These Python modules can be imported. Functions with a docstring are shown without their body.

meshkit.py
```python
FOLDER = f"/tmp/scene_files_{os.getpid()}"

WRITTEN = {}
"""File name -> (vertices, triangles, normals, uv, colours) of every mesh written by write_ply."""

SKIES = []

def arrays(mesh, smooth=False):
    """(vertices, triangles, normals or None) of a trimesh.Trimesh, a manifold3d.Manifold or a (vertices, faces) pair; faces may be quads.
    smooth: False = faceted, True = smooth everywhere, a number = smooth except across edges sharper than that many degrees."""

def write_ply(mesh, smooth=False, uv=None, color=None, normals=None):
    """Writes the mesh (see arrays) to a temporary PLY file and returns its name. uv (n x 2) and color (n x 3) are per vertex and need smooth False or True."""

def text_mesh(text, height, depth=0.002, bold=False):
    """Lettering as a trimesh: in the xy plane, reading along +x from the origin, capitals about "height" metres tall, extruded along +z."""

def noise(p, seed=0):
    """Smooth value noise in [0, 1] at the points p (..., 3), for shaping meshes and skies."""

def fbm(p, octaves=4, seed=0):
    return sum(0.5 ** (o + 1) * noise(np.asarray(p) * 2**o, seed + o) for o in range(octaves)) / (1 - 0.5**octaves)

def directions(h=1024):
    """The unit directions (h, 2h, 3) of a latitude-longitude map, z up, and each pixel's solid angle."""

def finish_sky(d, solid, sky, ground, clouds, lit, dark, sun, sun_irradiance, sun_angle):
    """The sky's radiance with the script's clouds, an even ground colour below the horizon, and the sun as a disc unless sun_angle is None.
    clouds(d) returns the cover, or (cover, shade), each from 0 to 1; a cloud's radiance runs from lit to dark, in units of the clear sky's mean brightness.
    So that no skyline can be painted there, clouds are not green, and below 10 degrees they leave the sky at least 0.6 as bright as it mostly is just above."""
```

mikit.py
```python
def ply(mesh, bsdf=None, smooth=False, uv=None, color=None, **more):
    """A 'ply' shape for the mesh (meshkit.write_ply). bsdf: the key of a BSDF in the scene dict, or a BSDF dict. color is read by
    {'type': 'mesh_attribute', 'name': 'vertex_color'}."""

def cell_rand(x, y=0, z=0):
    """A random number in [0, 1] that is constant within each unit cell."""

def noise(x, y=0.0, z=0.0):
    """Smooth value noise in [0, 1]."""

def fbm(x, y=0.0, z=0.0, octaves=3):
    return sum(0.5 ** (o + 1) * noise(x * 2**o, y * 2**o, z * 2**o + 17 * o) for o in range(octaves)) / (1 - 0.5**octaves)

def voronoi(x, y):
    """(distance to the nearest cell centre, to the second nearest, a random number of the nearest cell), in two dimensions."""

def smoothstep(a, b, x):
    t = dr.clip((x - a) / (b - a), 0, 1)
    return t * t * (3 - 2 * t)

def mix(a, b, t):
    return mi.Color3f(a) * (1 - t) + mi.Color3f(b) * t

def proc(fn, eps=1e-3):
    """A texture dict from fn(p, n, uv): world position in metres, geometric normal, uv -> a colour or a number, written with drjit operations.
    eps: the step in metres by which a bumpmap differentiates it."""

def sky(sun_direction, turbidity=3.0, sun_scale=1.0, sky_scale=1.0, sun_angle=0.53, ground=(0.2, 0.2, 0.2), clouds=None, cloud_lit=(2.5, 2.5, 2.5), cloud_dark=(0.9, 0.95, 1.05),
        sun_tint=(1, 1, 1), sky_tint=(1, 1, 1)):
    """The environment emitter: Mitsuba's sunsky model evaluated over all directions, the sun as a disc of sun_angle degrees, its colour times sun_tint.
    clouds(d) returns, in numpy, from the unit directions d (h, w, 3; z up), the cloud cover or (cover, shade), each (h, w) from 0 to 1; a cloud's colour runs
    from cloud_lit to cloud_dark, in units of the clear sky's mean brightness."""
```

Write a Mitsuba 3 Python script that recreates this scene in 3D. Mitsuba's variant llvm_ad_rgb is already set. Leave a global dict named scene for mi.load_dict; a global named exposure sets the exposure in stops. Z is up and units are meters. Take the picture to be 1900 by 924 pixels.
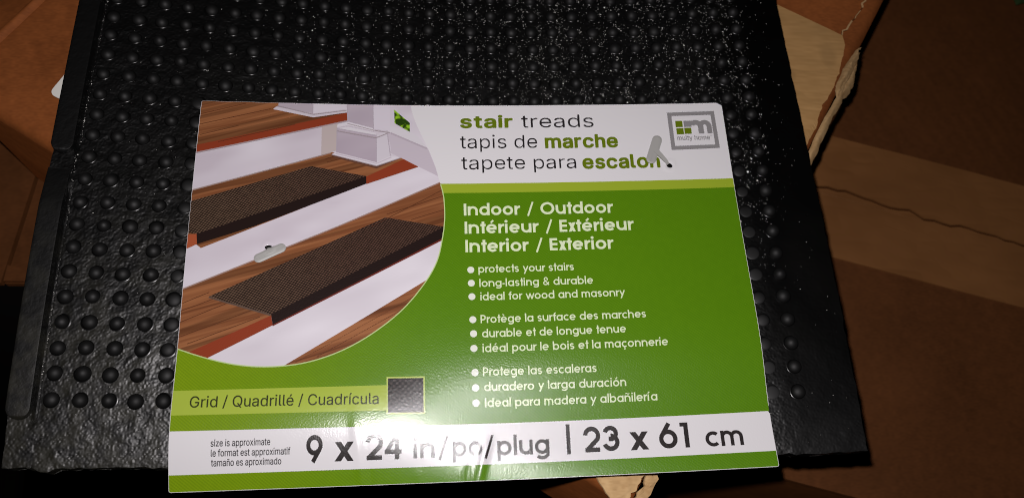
import math, random
import numpy as np, trimesh, mitsuba as mi, mikit, meshkit
import drjit as dr
import shapely
from mikit import noise, fbm, smoothstep, mix
from shapely.geometry import Polygon, LineString, Point, MultiPolygon, box as sbox
from shapely import affinity
from shapely.ops import unary_union

random.seed(7)
RNG = np.random.default_rng(7)
T = mi.ScalarTransform4f
scene, labels = {}, {}
MM = 0.001

# ------------------------------------------------------------------ camera, flash, exposure
EYE = np.array([0.1004834, -0.0450130, 0.2271851])
CAM_R = np.array([[0.995259166, -0.012829727, -0.096408457], [-0.023849104, 0.928803243, -0.369805025], [0.094288985, 0.370351096, 0.924093963]])
scene["camera"] = {"type": "thinlens", "fov": 2 * math.degrees(math.atan(950 / 1500)), "fov_axis": "x", "near_clip": 0.01, "far_clip": 20.0,
                   "aperture_radius": 0.0009, "focus_distance": 0.240,
                   "to_world": T().look_at(EYE.tolist(), (EYE - CAM_R[:, 2]).tolist(), CAM_R[:, 1].tolist())}
FLASH = EYE + CAM_R @ np.array([-0.006, 0.0145, 0.0])
FLASH_POWER = 13000.0
scene["flash_lamp"] = {"type": "disk", "to_world": T().look_at(FLASH.tolist(), (FLASH - CAM_R[:, 2]).tolist(), CAM_R[:, 1].tolist()) @ T().scale(0.0022),
                       "bsdf": {"type": "diffuse", "reflectance": {"type": "rgb", "value": [0.5, 0.5, 0.5]}},
                       "emitter": {"type": "area", "radiance": {"type": "rgb", "value": [FLASH_POWER * 1.0, FLASH_POWER * 0.95, FLASH_POWER * 0.955]}}}
labels["flash_lamp"] = {"label": "small round flash lamp beside the camera lens, above the label", "category": "lamp"}
exposure = 0.0


# ------------------------------------------------------------------ materials
def rgb(*c):
    return {"type": "rgb", "value": list(c)}


def two(b):
    return {"type": "twosided", "bsdf": b}


def bump(b, fn, eps=1e-4):
    return {"type": "bumpmap", "arbitrary": mikit.proc(fn, eps), "scale": 1.0, "bsdf": b}


def rubber_relief(p, n, uv):
    a = fbm(p.x * 420, p.y * 420, p.z * 420, 3)
    b = noise(p.x * 1900, p.y * 1900, p.z * 1900)
    d = fbm(p.x * 110 + 9, p.y * 110, p.z * 110, 2)
    smooth_border = 1 - 0.85 * smoothstep(0.186, 0.205, p.x)
    return (0.00040 * a + 0.00010 * b + 0.0004 * d) * smooth_border


def rubber_color(p, n, uv):
    dusty = smoothstep(0.45, 0.8, fbm(p.x * 60 + 3, p.y * 60, p.z * 60, 3))
    film = smoothstep(0.075, -0.012, p.y) * (1 - smoothstep(0.09, 0.16, p.x)) * smoothstep(0.25, 0.75, fbm(p.x * 300, p.y * 300, 4, 3))   # paler and yellower in patches towards the near left end
    return mix(mix((0.0010, 0.0010, 0.0010), (0.0024, 0.0023, 0.0020), dusty), (0.0150, 0.0142, 0.0100), film)


scene["rubber"] = two(bump({"type": "principled", "base_color": mikit.proc(rubber_color), "roughness": mikit.proc(lambda p, n, uv: 0.40 - 0.15 * smoothstep(0.186, 0.205, p.x) + 0.05 * fbm(p.x * 90, p.y * 90, 0, 2)), "specular": 0.5}, rubber_relief))


def smooth_relief(p, n, uv):
    return 0.00010 * fbm(p.x * 700, p.y * 700, p.z * 700, 2) + 0.00003 * noise(p.x * 3000, p.y * 3000, p.z * 3000)


scene["rubber_bump"] = two({"type": "principled", "base_color": rgb(0.0022, 0.0022, 0.0022), "roughness": mikit.proc(lambda p, n, uv: 0.29 + 0.34 * smoothstep(0.04, 0.25, uv.y) + 0.10 * (noise(p.x * 500, p.y * 500, p.z * 500) - 0.5)), "specular": 0.42})
scene["rubber_smooth"] = two(bump({"type": "principled", "base_color": mikit.proc(rubber_color), "roughness": 0.5, "specular": 0.4}, smooth_relief))


def print_relief(p, n, uv):
    return 0.000014 * noise(p.x * 3600, p.y * 3600, 0) + 0.000012 * fbm(p.x * 200, p.y * 200, 0, 2)


PRINT_ROUGH = 0.235


def print_bsdf(color):
    return two(bump({"type": "principled", "base_color": color, "roughness": PRINT_ROUGH, "specular": 0.30}, print_relief, 5e-5))


scene["print_ink"] = print_bsdf({"type": "mesh_attribute", "name": "vertex_color"})
scene["paper_edge"] = two({"type": "principled", "base_color": rgb(0.52, 0.51, 0.48), "roughness": 0.8, "specular": 0.2})


def green_color(p, n, uv):
    w = dr.sin((p.x * 0.8 + p.y * 1.0) * 2 * math.pi / 0.00085) * 0.5 + 0.5
    w2 = dr.sin((p.x * 1.0 - p.y * 0.55) * 2 * math.pi / 0.0007) * 0.5 + 0.5
    k = 0.65 * w + 0.35 * w2 * noise(p.x * 900, p.y * 900)
    side = smoothstep(0.02, 0.115, p.x + 0.25 * p.y)          # yellower and lighter at the left, deeper green at the right
    return mix(mix((0.142, 0.235, 0.0040), (0.195, 0.305, 0.0060), k), mix((0.070, 0.178, 0.0032), (0.096, 0.224, 0.0048), k), side)


scene["print_green"] = print_bsdf(mikit.proc(green_color))
GRAIN = math.radians(18)
gc, gs = math.cos(GRAIN), math.sin(GRAIN)


def wood_color(p, n, uv):
    a = p.x * gc + p.y * gs
    b = -p.x * gs + p.y * gc
    warp = 0.0006 * noise(a * 60, b * 300)
    fine = fbm(a * 55, (b + warp) * 1900, 0, 3)
    broad = fbm(a * 25, b * 320, 5, 2)
    line = smoothstep(0.62, 0.74, noise(a * 14, (b + warp) * 900, 3))
    c = mix((0.165, 0.056, 0.022), (0.300, 0.120, 0.049), smoothstep(0.25, 0.75, 0.55 * fine + 0.45 * broad))
    return c * (1 - 0.35 * line)


scene["print_wood"] = print_bsdf(mikit.proc(wood_color))


def weave_color(p, n, uv):
    a = (p.x * gc + p.y * gs) / 0.00105
    b = (-p.x * gs + p.y * gc) / 0.00085
    cell = dr.sin(a * 2 * math.pi) * dr.sin(b * 2 * math.pi)
    k = smoothstep(-0.5, 0.9, cell + 0.3 * (noise(p.x * 1500, p.y * 1500) - 0.5))
    g = smoothstep(0.0, 0.06, p.x - 0.03)
    return mix((0.014, 0.008, 0.006), mix((0.135, 0.085, 0.055), (0.105, 0.056, 0.040), g), k)


scene["print_weave"] = print_bsdf(mikit.proc(weave_color))


def leaf_color(p, n, uv):
    k = fbm(p.x * 900, p.y * 900, 0, 2)
    return mix((0.02, 0.05, 0.005), (0.25, 0.48, 0.02), smoothstep(0.35, 0.65, k))


scene["print_leaf"] = print_bsdf(mikit.proc(leaf_color))


def swatch_color(p, n, uv):
    a = dr.sin(p.x * 2 * math.pi / 0.0016) * dr.sin(p.y * 2 * math.pi / 0.0016)
    return mix((0.008, 0.006, 0.006), (0.060, 0.046, 0.044), smoothstep(-0.3, 0.8, a))


scene["print_swatch"] = print_bsdf(mikit.proc(swatch_color))


def kraft(dark, light):
    def fn(p, n, uv):
        k = 0.55 * fbm(p.x * 45, p.y * 45, p.z * 45, 3) + 0.45 * fbm(p.x * 420, p.y * 420, p.z * 420, 3)
        f = noise(p.x * 900, p.y * 2300, p.z * 900)
        s = smoothstep(0.55, 0.8, fbm(p.x * 16 + 4, p.y * 16, p.z * 16, 2))
        flute = dr.sin((p.x * 0.93 + p.y * 0.37 + 0.002 * noise(p.x * 30, p.y * 30)) * 2 * math.pi / 0.0062)
        k = k + 0.05 * flute * noise(p.x * 14 + 3, p.y * 14)
        c = mix(dark, light, dr.clip(0.5 + 1.5 * (k - 0.5) + 0.35 * (f - 0.5), 0, 1))
        return c * (1 - 0.25 * s)
    return fn


def kraft_relief(p, n, uv):
    return 0.00004 * fbm(p.x * 900, p.y * 900, p.z * 900, 3) + 0.0009 * noise(p.x * 26, p.y * 26, p.z * 26)


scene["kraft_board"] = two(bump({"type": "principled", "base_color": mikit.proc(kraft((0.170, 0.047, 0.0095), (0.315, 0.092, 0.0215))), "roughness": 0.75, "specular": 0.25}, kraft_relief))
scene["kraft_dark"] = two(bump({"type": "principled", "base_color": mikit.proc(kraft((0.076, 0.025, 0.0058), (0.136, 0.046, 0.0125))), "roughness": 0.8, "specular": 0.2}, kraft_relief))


def tape_color(p, n, uv):
    k = fbm(p.x * 60, p.y * 90, p.z * 60, 3)
    f = noise(p.x * 260, p.y * 1500, 2)
    blot = smoothstep(0.6, 0.8, noise(p.x * 120 + 7, p.y * 120))
    c = mix((0.34, 0.185, 0.066), (0.49, 0.285, 0.115), dr.clip(0.6 * k + 0.4 * f, 0, 1))
    return c * (1 - 0.15 * blot)


def tape_relief(p, n, uv):
    u = p.x * 0.525 + p.y * 0.851
    wr = dr.abs(noise(p.x * 90, p.y * 240) - 0.5)
    return 0.00045 * wr + 0.00003 * fbm(p.x * 900, p.y * 900, 0, 2) + 0.00012 * noise(u * 200, 2)


scene["paper_tape"] = two(bump({"type": "principled", "base_color": mikit.proc(tape_color), "roughness": 0.6, "specular": 0.3}, tape_relief))


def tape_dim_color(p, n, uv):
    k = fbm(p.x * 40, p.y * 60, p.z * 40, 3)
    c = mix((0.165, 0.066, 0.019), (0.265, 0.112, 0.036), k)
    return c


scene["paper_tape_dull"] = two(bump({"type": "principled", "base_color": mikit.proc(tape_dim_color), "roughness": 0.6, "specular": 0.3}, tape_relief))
scene["torn_paper"] = two(bump({"type": "principled", "base_color": mikit.proc(kraft((0.33, 0.185, 0.075), (0.60, 0.40, 0.20))), "roughness": 0.9, "specular": 0.1}, kraft_relief))
scene["clear_plastic"] = two({"type": "principled", "base_color": rgb(0.33, 0.325, 0.31), "roughness": 0.5, "specular": 0.5})
scene["white_card"] = two({"type": "principled", "base_color": rgb(0.80, 0.78, 0.73), "roughness": 0.5, "specular": 0.3})
scene["shade_black"] = two({"type": "principled", "base_color": rgb(0.006, 0.005, 0.005), "roughness": 0.6, "specular": 0.3})
scene["dust_white"] = two({"type": "diffuse", "reflectance": rgb(0.80, 0.79, 0.74)})
scene["dark_ground"] = two({"type": "diffuse", "reflectance": rgb(0.010, 0.009, 0.008)})
scene["green_cloth"] = two({"type": "principled", "base_color": mikit.proc(lambda p, n, uv: mix((0.010, 0.022, 0.006), (0.045, 0.085, 0.022), fbm(p.x * 120, p.y * 120, p.z * 120, 3))), "roughness": 0.8, "specular": 0.2})


# ------------------------------------------------------------------ helpers
def add(key, mesh, bsdf, smooth=False, **kw):
    scene[key] = mikit.ply(mesh, bsdf, smooth=smooth, **kw)


def tag(key, label=None, cat=None, group=None, kind=None):
    d = labels.setdefault(key, {})
    for k, v in (("label", label), ("category", cat), ("group", group), ("kind", kind)):
        if v:
            d[k] = v


COUNT = {}


def num(base):
    i = COUNT.get(base, 0)
    COUNT[base] = i + 1
    return base if i == 0 else f"{base}_{i:03d}"


WEXP = [(2, 0), (1, 1), (0, 2), (3, 0), (2, 1), (1, 2), (4, 0), (2, 2), (3, 1), (0, 3)]
WCO = [0.010054, -0.001959, -0.002713, 0.00043, -0.000332, 0.000388, -0.002185, 0.001176, -0.000471, 0.000679]


def sag(x, y):
    """height of the rubber pad's upper face: it sags in the middle and its long edges curl up"""
    x, y = np.asarray(x, float), np.asarray(y, float)
    xc, yc = np.clip(x, -0.012, 0.220), np.clip(y, -0.020, 0.165)
    s, t = (xc - 0.1) / 0.1, (yc - 0.065) / 0.065
    z = sum(a * s**i * t**j for a, (i, j) in zip(WCO, WEXP))
    far = np.clip((y - 0.165) / 0.10, 0, 1)
    far = far * far * (3 - 2 * far)
    return z * (1 - far) + 0.003 * far


def grid_faces(n, m, close=False):
    idx = np.arange(n * m).reshape(n, m)
    q = np.stack([idx[:-1, :-1], idx[1:, :-1], idx[1:, 1:], idx[:-1, 1:]], -1).reshape(-1, 4)
    return np.vstack([q[:, [0, 1, 2]], q[:, [0, 2, 3]]])


# ------------------------------------------------------------------ the setting: dark ground far below
g = trimesh.creation.box((6, 6, 0.02))
g.apply_translation((0, 0, -0.63))
add("ground", g, "dark_ground")
tag("ground", "dark ground far below the boxes", kind="structure")

# ------------------------------------------------------------------ cardboard boxes
BX = np.array([0.1573, -0.0287])
E1, E2 = np.array([-0.8497, 0.5274]), np.array([0.5274, 0.8497])
ZT = -0.0075
ZB = -0.0745


def boxpt(a, b):
    return BX + a * E1 + b * E2


def box_body(W, D, z0, z1, r, origin, a1, a2, n=70, wob=0.0012, seed=1):
    """five faces of a closed carton as one welded grid, the upper edges rounded"""
    def prof(L):
        pts = [0.0] * 1
        e = [r * (1 - math.cos(t)) for t in np.linspace(0, math.pi / 2, 7)]
        mid = np.linspace(r, L - r, n)[1:-1]
        return np.r_[e, mid, [L - q for q in e[::-1]]]
    us, vs = prof(W), prof(D)
    U, V = np.meshgrid(us, vs, indexing="ij")

    def drop(q, L):
        d = np.minimum(q, L - q)
        d = np.clip(d, 0, r)
        return r - np.sqrt(np.maximum(0, r * r - (r - d) ** 2))
    Z = z1 - np.maximum(drop(U, W), drop(V, D))
    Pn = np.stack([U * 11, V * 11, 0 * U], -1)
    Z = Z + wob * (meshkit.fbm(Pn, 3, seed) - 0.5) * (np.minimum(np.minimum(U, W - U), np.minimum(V, D - V)) > -1)
    XY = origin + U[..., None] * a1 + V[..., None] * a2
    P = np.concatenate([XY, Z[..., None]], -1)
    nu, nv = U.shape
    idx = np.arange(nu * nv).reshape(nu, nv)
    q = np.stack([idx[:-1, :-1], idx[1:, :-1], idx[1:, 1:], idx[:-1, 1:]], -1).reshape(-1, 4)
    v = P.reshape(-1, 3)
    rim = np.r_[idx[:, 0], idx[-1, 1:], idx[-2::-1, -1], idx[0, -2:0:-1]]
    wall = v[rim].copy()
    steps = (0.008, 0.02, 0.05, 0.15, 0.4, 0.7, 1.0)
    allv, f = [v], [q]
    last, off = rim, len(v)
    for s in steps:
        w = wall.copy()
        w[:, 2] = wall[:, 2] * (1 - s) + z0 * s
        new = off + np.arange(len(rim))
        f.append(np.stack([last, new, np.roll(new, -1), np.roll(last, -1)], -1))
        allv.append(w)
        last, off = new, off + len(rim)
    V_, F_ = np.vstack(allv), np.vstack(f)
    return trimesh.Trimesh(V_, np.vstack([F_[:, [0, 1, 2]], F_[:, [0, 2, 3]]]), process=False)


body = box_body(0.2505, 0.42, ZB, ZT, 0.0045, BX, E1, E2)
add("cardboard_box__body", body, "kraft_board", smooth=True)
tag("cardboard_box", "brown cardboard box directly under the black mat, its tan tape torn at the right", "cardboard box")

# ---------------------------------------------------------------- flat sheets from polygons


def refine(v, f, edge):
    """split every edge longer than edge at its middle, on both of its sides alike, until none is left"""
    v, f = np.asarray(v, float), np.asarray(f, int)
    for _ in range(18):
        e = np.sort(np.stack([f[:, [0, 1]], f[:, [1, 2]], f[:, [2, 0]]], 1).reshape(-1, 2), axis=1)
        uq, inv = np.unique(e[:, 0] * (len(v) + 1) + e[:, 1], return_inverse=True)
        a, b = uq // (len(v) + 1), uq % (len(v) + 1)
        long = np.linalg.norm(v[a] - v[b], axis=1) > edge
        if not long.any():
            break
        mid = np.full(len(uq), -1)
        mid[long] = len(v) + np.arange(long.sum())
        v = np.vstack([v, (v[a[long]] + v[b[long]]) / 2])
        m = mid[inv.reshape(-1)].reshape(-1, 3)
        cnt = (m >= 0).sum(1)
        out = [f[cnt == 0]]
        q, w = f[cnt == 3], m[cnt == 3]
        out += [np.stack(t, 1) for t in ((q[:, 0], w[:, 0], w[:, 2]), (w[:, 0], q[:, 1], w[:, 1]), (w[:, 2], w[:, 1], q[:, 2]), (w[:, 0], w[:, 1], w[:, 2]))]
        for k in range(3):
            r = np.roll(np.arange(3), -k)
            sel = (cnt == 1) & (m[:, k] >= 0)
            q, w = f[sel][:, r], m[sel][:, r]
            out += [np.stack((q[:, 0], w[:, 0], q[:, 2]), 1), np.stack((w[:, 0], q[:, 1], q[:, 2]), 1)]
            sel = (cnt == 2) & (m[:, r[2]] < 0)
            q, w = f[sel][:, r], m[sel][:, r]
            out += [np.stack((w[:, 0], q[:, 1], w[:, 1]), 1), np.stack((q[:, 0], w[:, 0], w[:, 1]), 1), np.stack((q[:, 0], w[:, 1], q[:, 2]), 1)]
        f = np.vstack(out)
    return v, f



def tri(poly):
    parts = [p for p in getattr(poly, "geoms", [poly]) if p.geom_type == "Polygon" and p.area > 1e-12]
    vs, fs, n = [], [], 0
    for p in parts:
        v, f = trimesh.creation.triangulate_polygon(p, engine="earcut")
        vs.append(v)
        fs.append(np.asarray(f) + n)
        n += len(v)
    v, f = np.vstack(vs), np.vstack(fs)
    a = v[f]
    cr = (a[:, 1, 0] - a[:, 0, 0]) * (a[:, 2, 1] - a[:, 0, 1]) - (a[:, 1, 1] - a[:, 0, 1]) * (a[:, 2, 0] - a[:, 0, 0])
    f = np.where((cr < 0)[:, None], f[:, ::-1], f)
    return v, f[np.abs(cr) > 1e-14]


def sheet_mesh(poly, height, edge, thick=0.0, scale=1.0):
    """a polygon in the plane laid on height(x, y), refined to edge; with thick, a closed slab below it"""
    if thick:
        p = poly.segmentize(edge)
        parts = []
        for q in getattr(p, "geoms", [p]):
            m = trimesh.creation.extrude_polygon(q, thick, engine="earcut")
            v, f = refine(m.vertices, m.faces, edge)
            v = v.copy()
            v[:, 2] = height(v[:, 0], v[:, 1]) - thick + v[:, 2]
            mm = trimesh.Trimesh(v, f, process=False)
            mm.merge_vertices()
            parts.append(mm)
        return trimesh.util.concatenate(parts)
    v, f = tri(poly)
    v3 = np.c_[v, np.zeros(len(v))]
    v3, f = refine(v3, f, edge)
    v3 = v3.copy()
    v3[:, 2] = height(v3[:, 0], v3[:, 1])
    m = trimesh.Trimesh(v3, f, process=False)
    m.merge_vertices()
    return m


def ragged(pts, amp, step, seed):
    """a polyline with small irregular teeth"""
    r = np.random.default_rng(seed)
    l = LineString(pts)
    n = max(3, int(l.length / step))
    out = []
    for k in range(n + 1):
        p = l.interpolate(k / n, normalized=True)
        out.append((p.x + r.normal(0, amp), p.y + r.normal(0, amp)))
    return out


flat = lambda z: (lambda x, y: np.full(np.shape(x), z) + 0.0)

# paper tape across the box, its torn edge along the carton's right edge
slit = ragged([tuple(boxpt(*q)) for q in [(0.0022, 0.100), (0.0021, 0.1384), (0.0020, 0.1455), (0.0034, 0.1553), (0.0029, 0.1633), (0.0036, 0.1721), (0.0058, 0.1833)]], 0.00022, 0.0016, 3)
tape = Polygon([(0.2070, 0.1585), (0.1700, 0.1150), (0.1700, 0.0850)] + slit + [(0.2487, 0.1343), (0.2262, 0.1468)]).buffer(0)
tz = lambda x, y: ZT + 0.0007 + 0.0006 * meshkit.fbm(np.stack([x * 60, y * 60, 0 * x], -1), 2, 5) - 0.0045 * np.clip(((x - BX[0]) * E1[0] + (y - BX[1]) * E1[1]) * -1 / 0.004 + 0.9, 0, 1) ** 2 * 0.4
add("cardboard_box__packing_tape", sheet_mesh(tape, tz, 0.002, 0.0004), "paper_tape", smooth=40)
tag("cardboard_box__packing_tape", "tan paper tape with a torn edge")

# frayed paper lip that rolls over the right edge of the box
def lip(a0, a1, w_in, w_out, seed, rise, drop, n=60, m=9):
    """a torn strip following the box's right edge from b=a0 to b=a1"""
    r = np.random.default_rng(seed)
    bs = np.linspace(a0, a1, n)
    j1, j2 = np.convolve(r.normal(0, 0.0005, n + 6), np.ones(7) / 7, "valid"), np.convolve(r.normal(0, 0.0010, n + 4), np.ones(5) / 5, "valid")
    rows = []
    for k, b in enumerate(bs):
        e = math.sin(math.pi * k / (n - 1)) ** 0.5
        wi, wo = w_in(b) * e + j1[k], w_out(b) * e + j2[k] * 0.8
        row = []
        for q in np.linspace(0, 1, m):
            a = wi * (1 - q) - wo * q
            z = ZT + 0.0009 + rise * math.sin(math.pi * q) * e - drop * q * q + 0.0001 * r.normal()
            row.append([*boxpt(a, b), z])
        rows.append(row)
    P = np.array(rows)
    idx = np.arange(n * m).reshape(n, m)
    f = np.stack([idx[:-1, :-1], idx[:-1, 1:], idx[1:, 1:], idx[1:, :-1]], -1).reshape(-1, 4)
    v = P.reshape(-1, 3)
    return trimesh.Trimesh(v, np.vstack([f[:, [0, 1, 2]], f[:, [0, 2, 3]]]), process=False)


add("cardboard_box__torn_edge", lip(0.098, 0.1835, lambda b: 0.0008 + 0.0030 * np.clip((b - 0.162) / 0.014, 0, 1), lambda b: 0.0025 + 0.0007 * math.exp(-((b - 0.171) / 0.006) ** 2), 11, 0.0010, 0.0026), "torn_paper", smooth=50)
tag("cardboard_box__torn_edge", "frayed torn paper along the box edge")
add("cardboard_box__torn_edge_001", lip(0.156, 0.1815, lambda b: -0.0006, lambda b: 0.0030 * math.exp(-((b - 0.172) / 0.006) ** 2) + 0.0014, 12, 0.0004, 0.0034, 36), "torn_paper", smooth=50)
add("cardboard_box__torn_edge_002", lip(0.160, 0.186, lambda b: 0.0026, lambda b: 0.0004, 14, 0.0016, 0.0004, 40, 5), "torn_paper", smooth=30)
# fine crack line of lifted fibres running on from the tape
cr = ragged([tuple(boxpt(*q)) for q in [(0.0083, 0.1871), (0.0079, 0.1928), (0.0070, 0.1978), (0.0068, 0.2042), (0.0065, 0.2140), (0.0061, 0.2400)]], 0.00035, 0.002, 21)
crack = unary_union([LineString(cr[i:i + 3]).buffer(w_) for i, w_ in ((0, 0.0002), (2, 0.0003), (5, 0.00014), (8, 0.00025), (12, 0.00012), (16, 0.0002), (21, 0.00014)) if i + 3 <= len(cr)])
add("cardboard_box__torn_fibres", sheet_mesh(crack, flat(ZT + 0.0006), 0.004, 0.0005), "torn_paper")
score = LineString(cr).buffer(0.00022)
add("cardboard_box__score_line", sheet_mesh(score, flat(ZT + 0.0004), 0.004, 0.0003), "kraft_dark")
# far left edge: folded flap, lighter fold ridge


def ridge_mesh():
    rows = []
    for b in np.linspace(0.002, 0.41, 90):
        row = []
        for q in np.linspace(-1, 1, 9):
            a = 0.2485 + 0.0019 * q
            z = ZT - 0.0006 + 0.0016 * (1 - q * q) + 0.0004 * float(meshkit.noise(np.array([b * 160, q * 2, 3.0])))
            row.append([*boxpt(a, b), z])
        rows.append(row)
    P = np.array(rows)
    idx = np.arange(P.shape[0] * 9).reshape(-1, 9)
    f = np.stack([idx[:-1, :-1], idx[:-1, 1:], idx[1:, 1:], idx[1:, :-1]], -1).reshape(-1, 4)
    return trimesh.Trimesh(P.reshape(-1, 3), np.vstack([f[:, [0, 1, 2]], f[:, [0, 2, 3]]]), process=False)


add("cardboard_box__fold_ridge", ridge_mesh(), "kraft_board", smooth=True)

# the flap beyond the fold slopes down
fl = Polygon([tuple(boxpt(0.2500, 0.003)), tuple(boxpt(0.330, 0.006)), tuple(boxpt(0.330, 0.40)), tuple(boxpt(0.2500, 0.41))])
add("cardboard_box__side_flap", sheet_mesh(fl, lambda x, y: ZT - 0.0022 - 0.30 * (((x - BX[0]) * E1[0] + (y - BX[1]) * E1[1]) - 0.2500), 0.012, 0.0025), "kraft_board", smooth=40)

# torn carton corner pointing at the viewer below the label
def shard(pts, z, thick, seed, tilt=(0, 0)):
    p = Polygon(ragged(pts + pts[:1], 0.00025, 0.0012, seed)[:-1]).buffer(0)
    c = p.centroid
    h = lambda x, y: z + tilt[0] * (x - c.x) + tilt[1] * (y - c.y) + 0.0006 * (meshkit.fbm(np.stack([x * 700, y * 700, 0 * x], -1), 2, seed) - 0.5)
    return sheet_mesh(p, h, 0.0012, thick)


add("cardboard_box__torn_corner", shard([(0.1462, -0.0200), (0.1600, -0.0165), (0.1612, -0.0202), (0.1565, -0.0262), (0.1530, -0.0292)], ZT + 0.0018, 0.0012, 31, (0.02, 0.06)), "torn_paper", smooth=30)
tag("cardboard_box__torn_corner", "crumpled torn cardboard corner")
add("cardboard_box__torn_corner_001", shard([(0.1618, -0.0185), (0.1655, -0.0180), (0.1650, -0.0222), (0.1632, -0.0248), (0.1585, -0.0300), (0.1560, -0.0292), (0.1608, -0.0232)], ZT + 0.0006, 0.0014, 32, (-0.1, 0.12)), "torn_paper", smooth=30)
add("cardboard_box__torn_corner_002", shard([(0.1598, -0.0172), (0.1640, -0.0165), (0.1628, -0.0204), (0.1612, -0.0208)], ZT + 0.0030, 0.0008, 33, (0.1, 0.1)), "torn_paper", smooth=30)

# carton at the right, lower: a flap seam closed by a wide tape
ZR = -0.0750
R1, R2 = np.array([0.9655, -0.2604]), np.array([0.2604, 0.9655])   # along the seam, across it
RO = np.array([0.2704, 0.1056])


def rpt(a, b):
    return RO + a * R1 + b * R2


def quad_poly(f, pts):
    return Polygon([tuple(f(*q)) for q in pts])


def slab(poly, z, thick, edge, seed, amp):
    h = lambda x, y: z + amp * (meshkit.fbm(np.stack([x * 22, y * 22, 0 * x], -1), 3, seed) - 0.5)
    return sheet_mesh(poly, h, edge, thick)


body2 = box_body(0.70, 0.425, -0.62, ZR - 0.0035, 0.003, rpt(-0.16, -0.1255), R1, R2, 30, 0.0, 4)
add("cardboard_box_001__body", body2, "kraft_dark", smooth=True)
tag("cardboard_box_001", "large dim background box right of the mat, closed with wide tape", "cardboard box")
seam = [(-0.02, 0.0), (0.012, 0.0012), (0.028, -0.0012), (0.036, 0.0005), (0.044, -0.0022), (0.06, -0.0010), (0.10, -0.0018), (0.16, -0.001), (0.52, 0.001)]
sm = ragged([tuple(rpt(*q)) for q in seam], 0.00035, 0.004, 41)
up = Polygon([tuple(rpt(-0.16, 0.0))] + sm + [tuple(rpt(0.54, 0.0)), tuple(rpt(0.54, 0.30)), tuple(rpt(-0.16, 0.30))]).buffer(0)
dn = Polygon([tuple(rpt(-0.16, -0.0012))] + [(x - 0.0003, y - 0.0011) for x, y in sm] + [tuple(rpt(0.54, -0.0012)), tuple(rpt(0.54, -0.1264)), tuple(rpt(-0.16, -0.1264))]).buffer(0)
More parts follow.
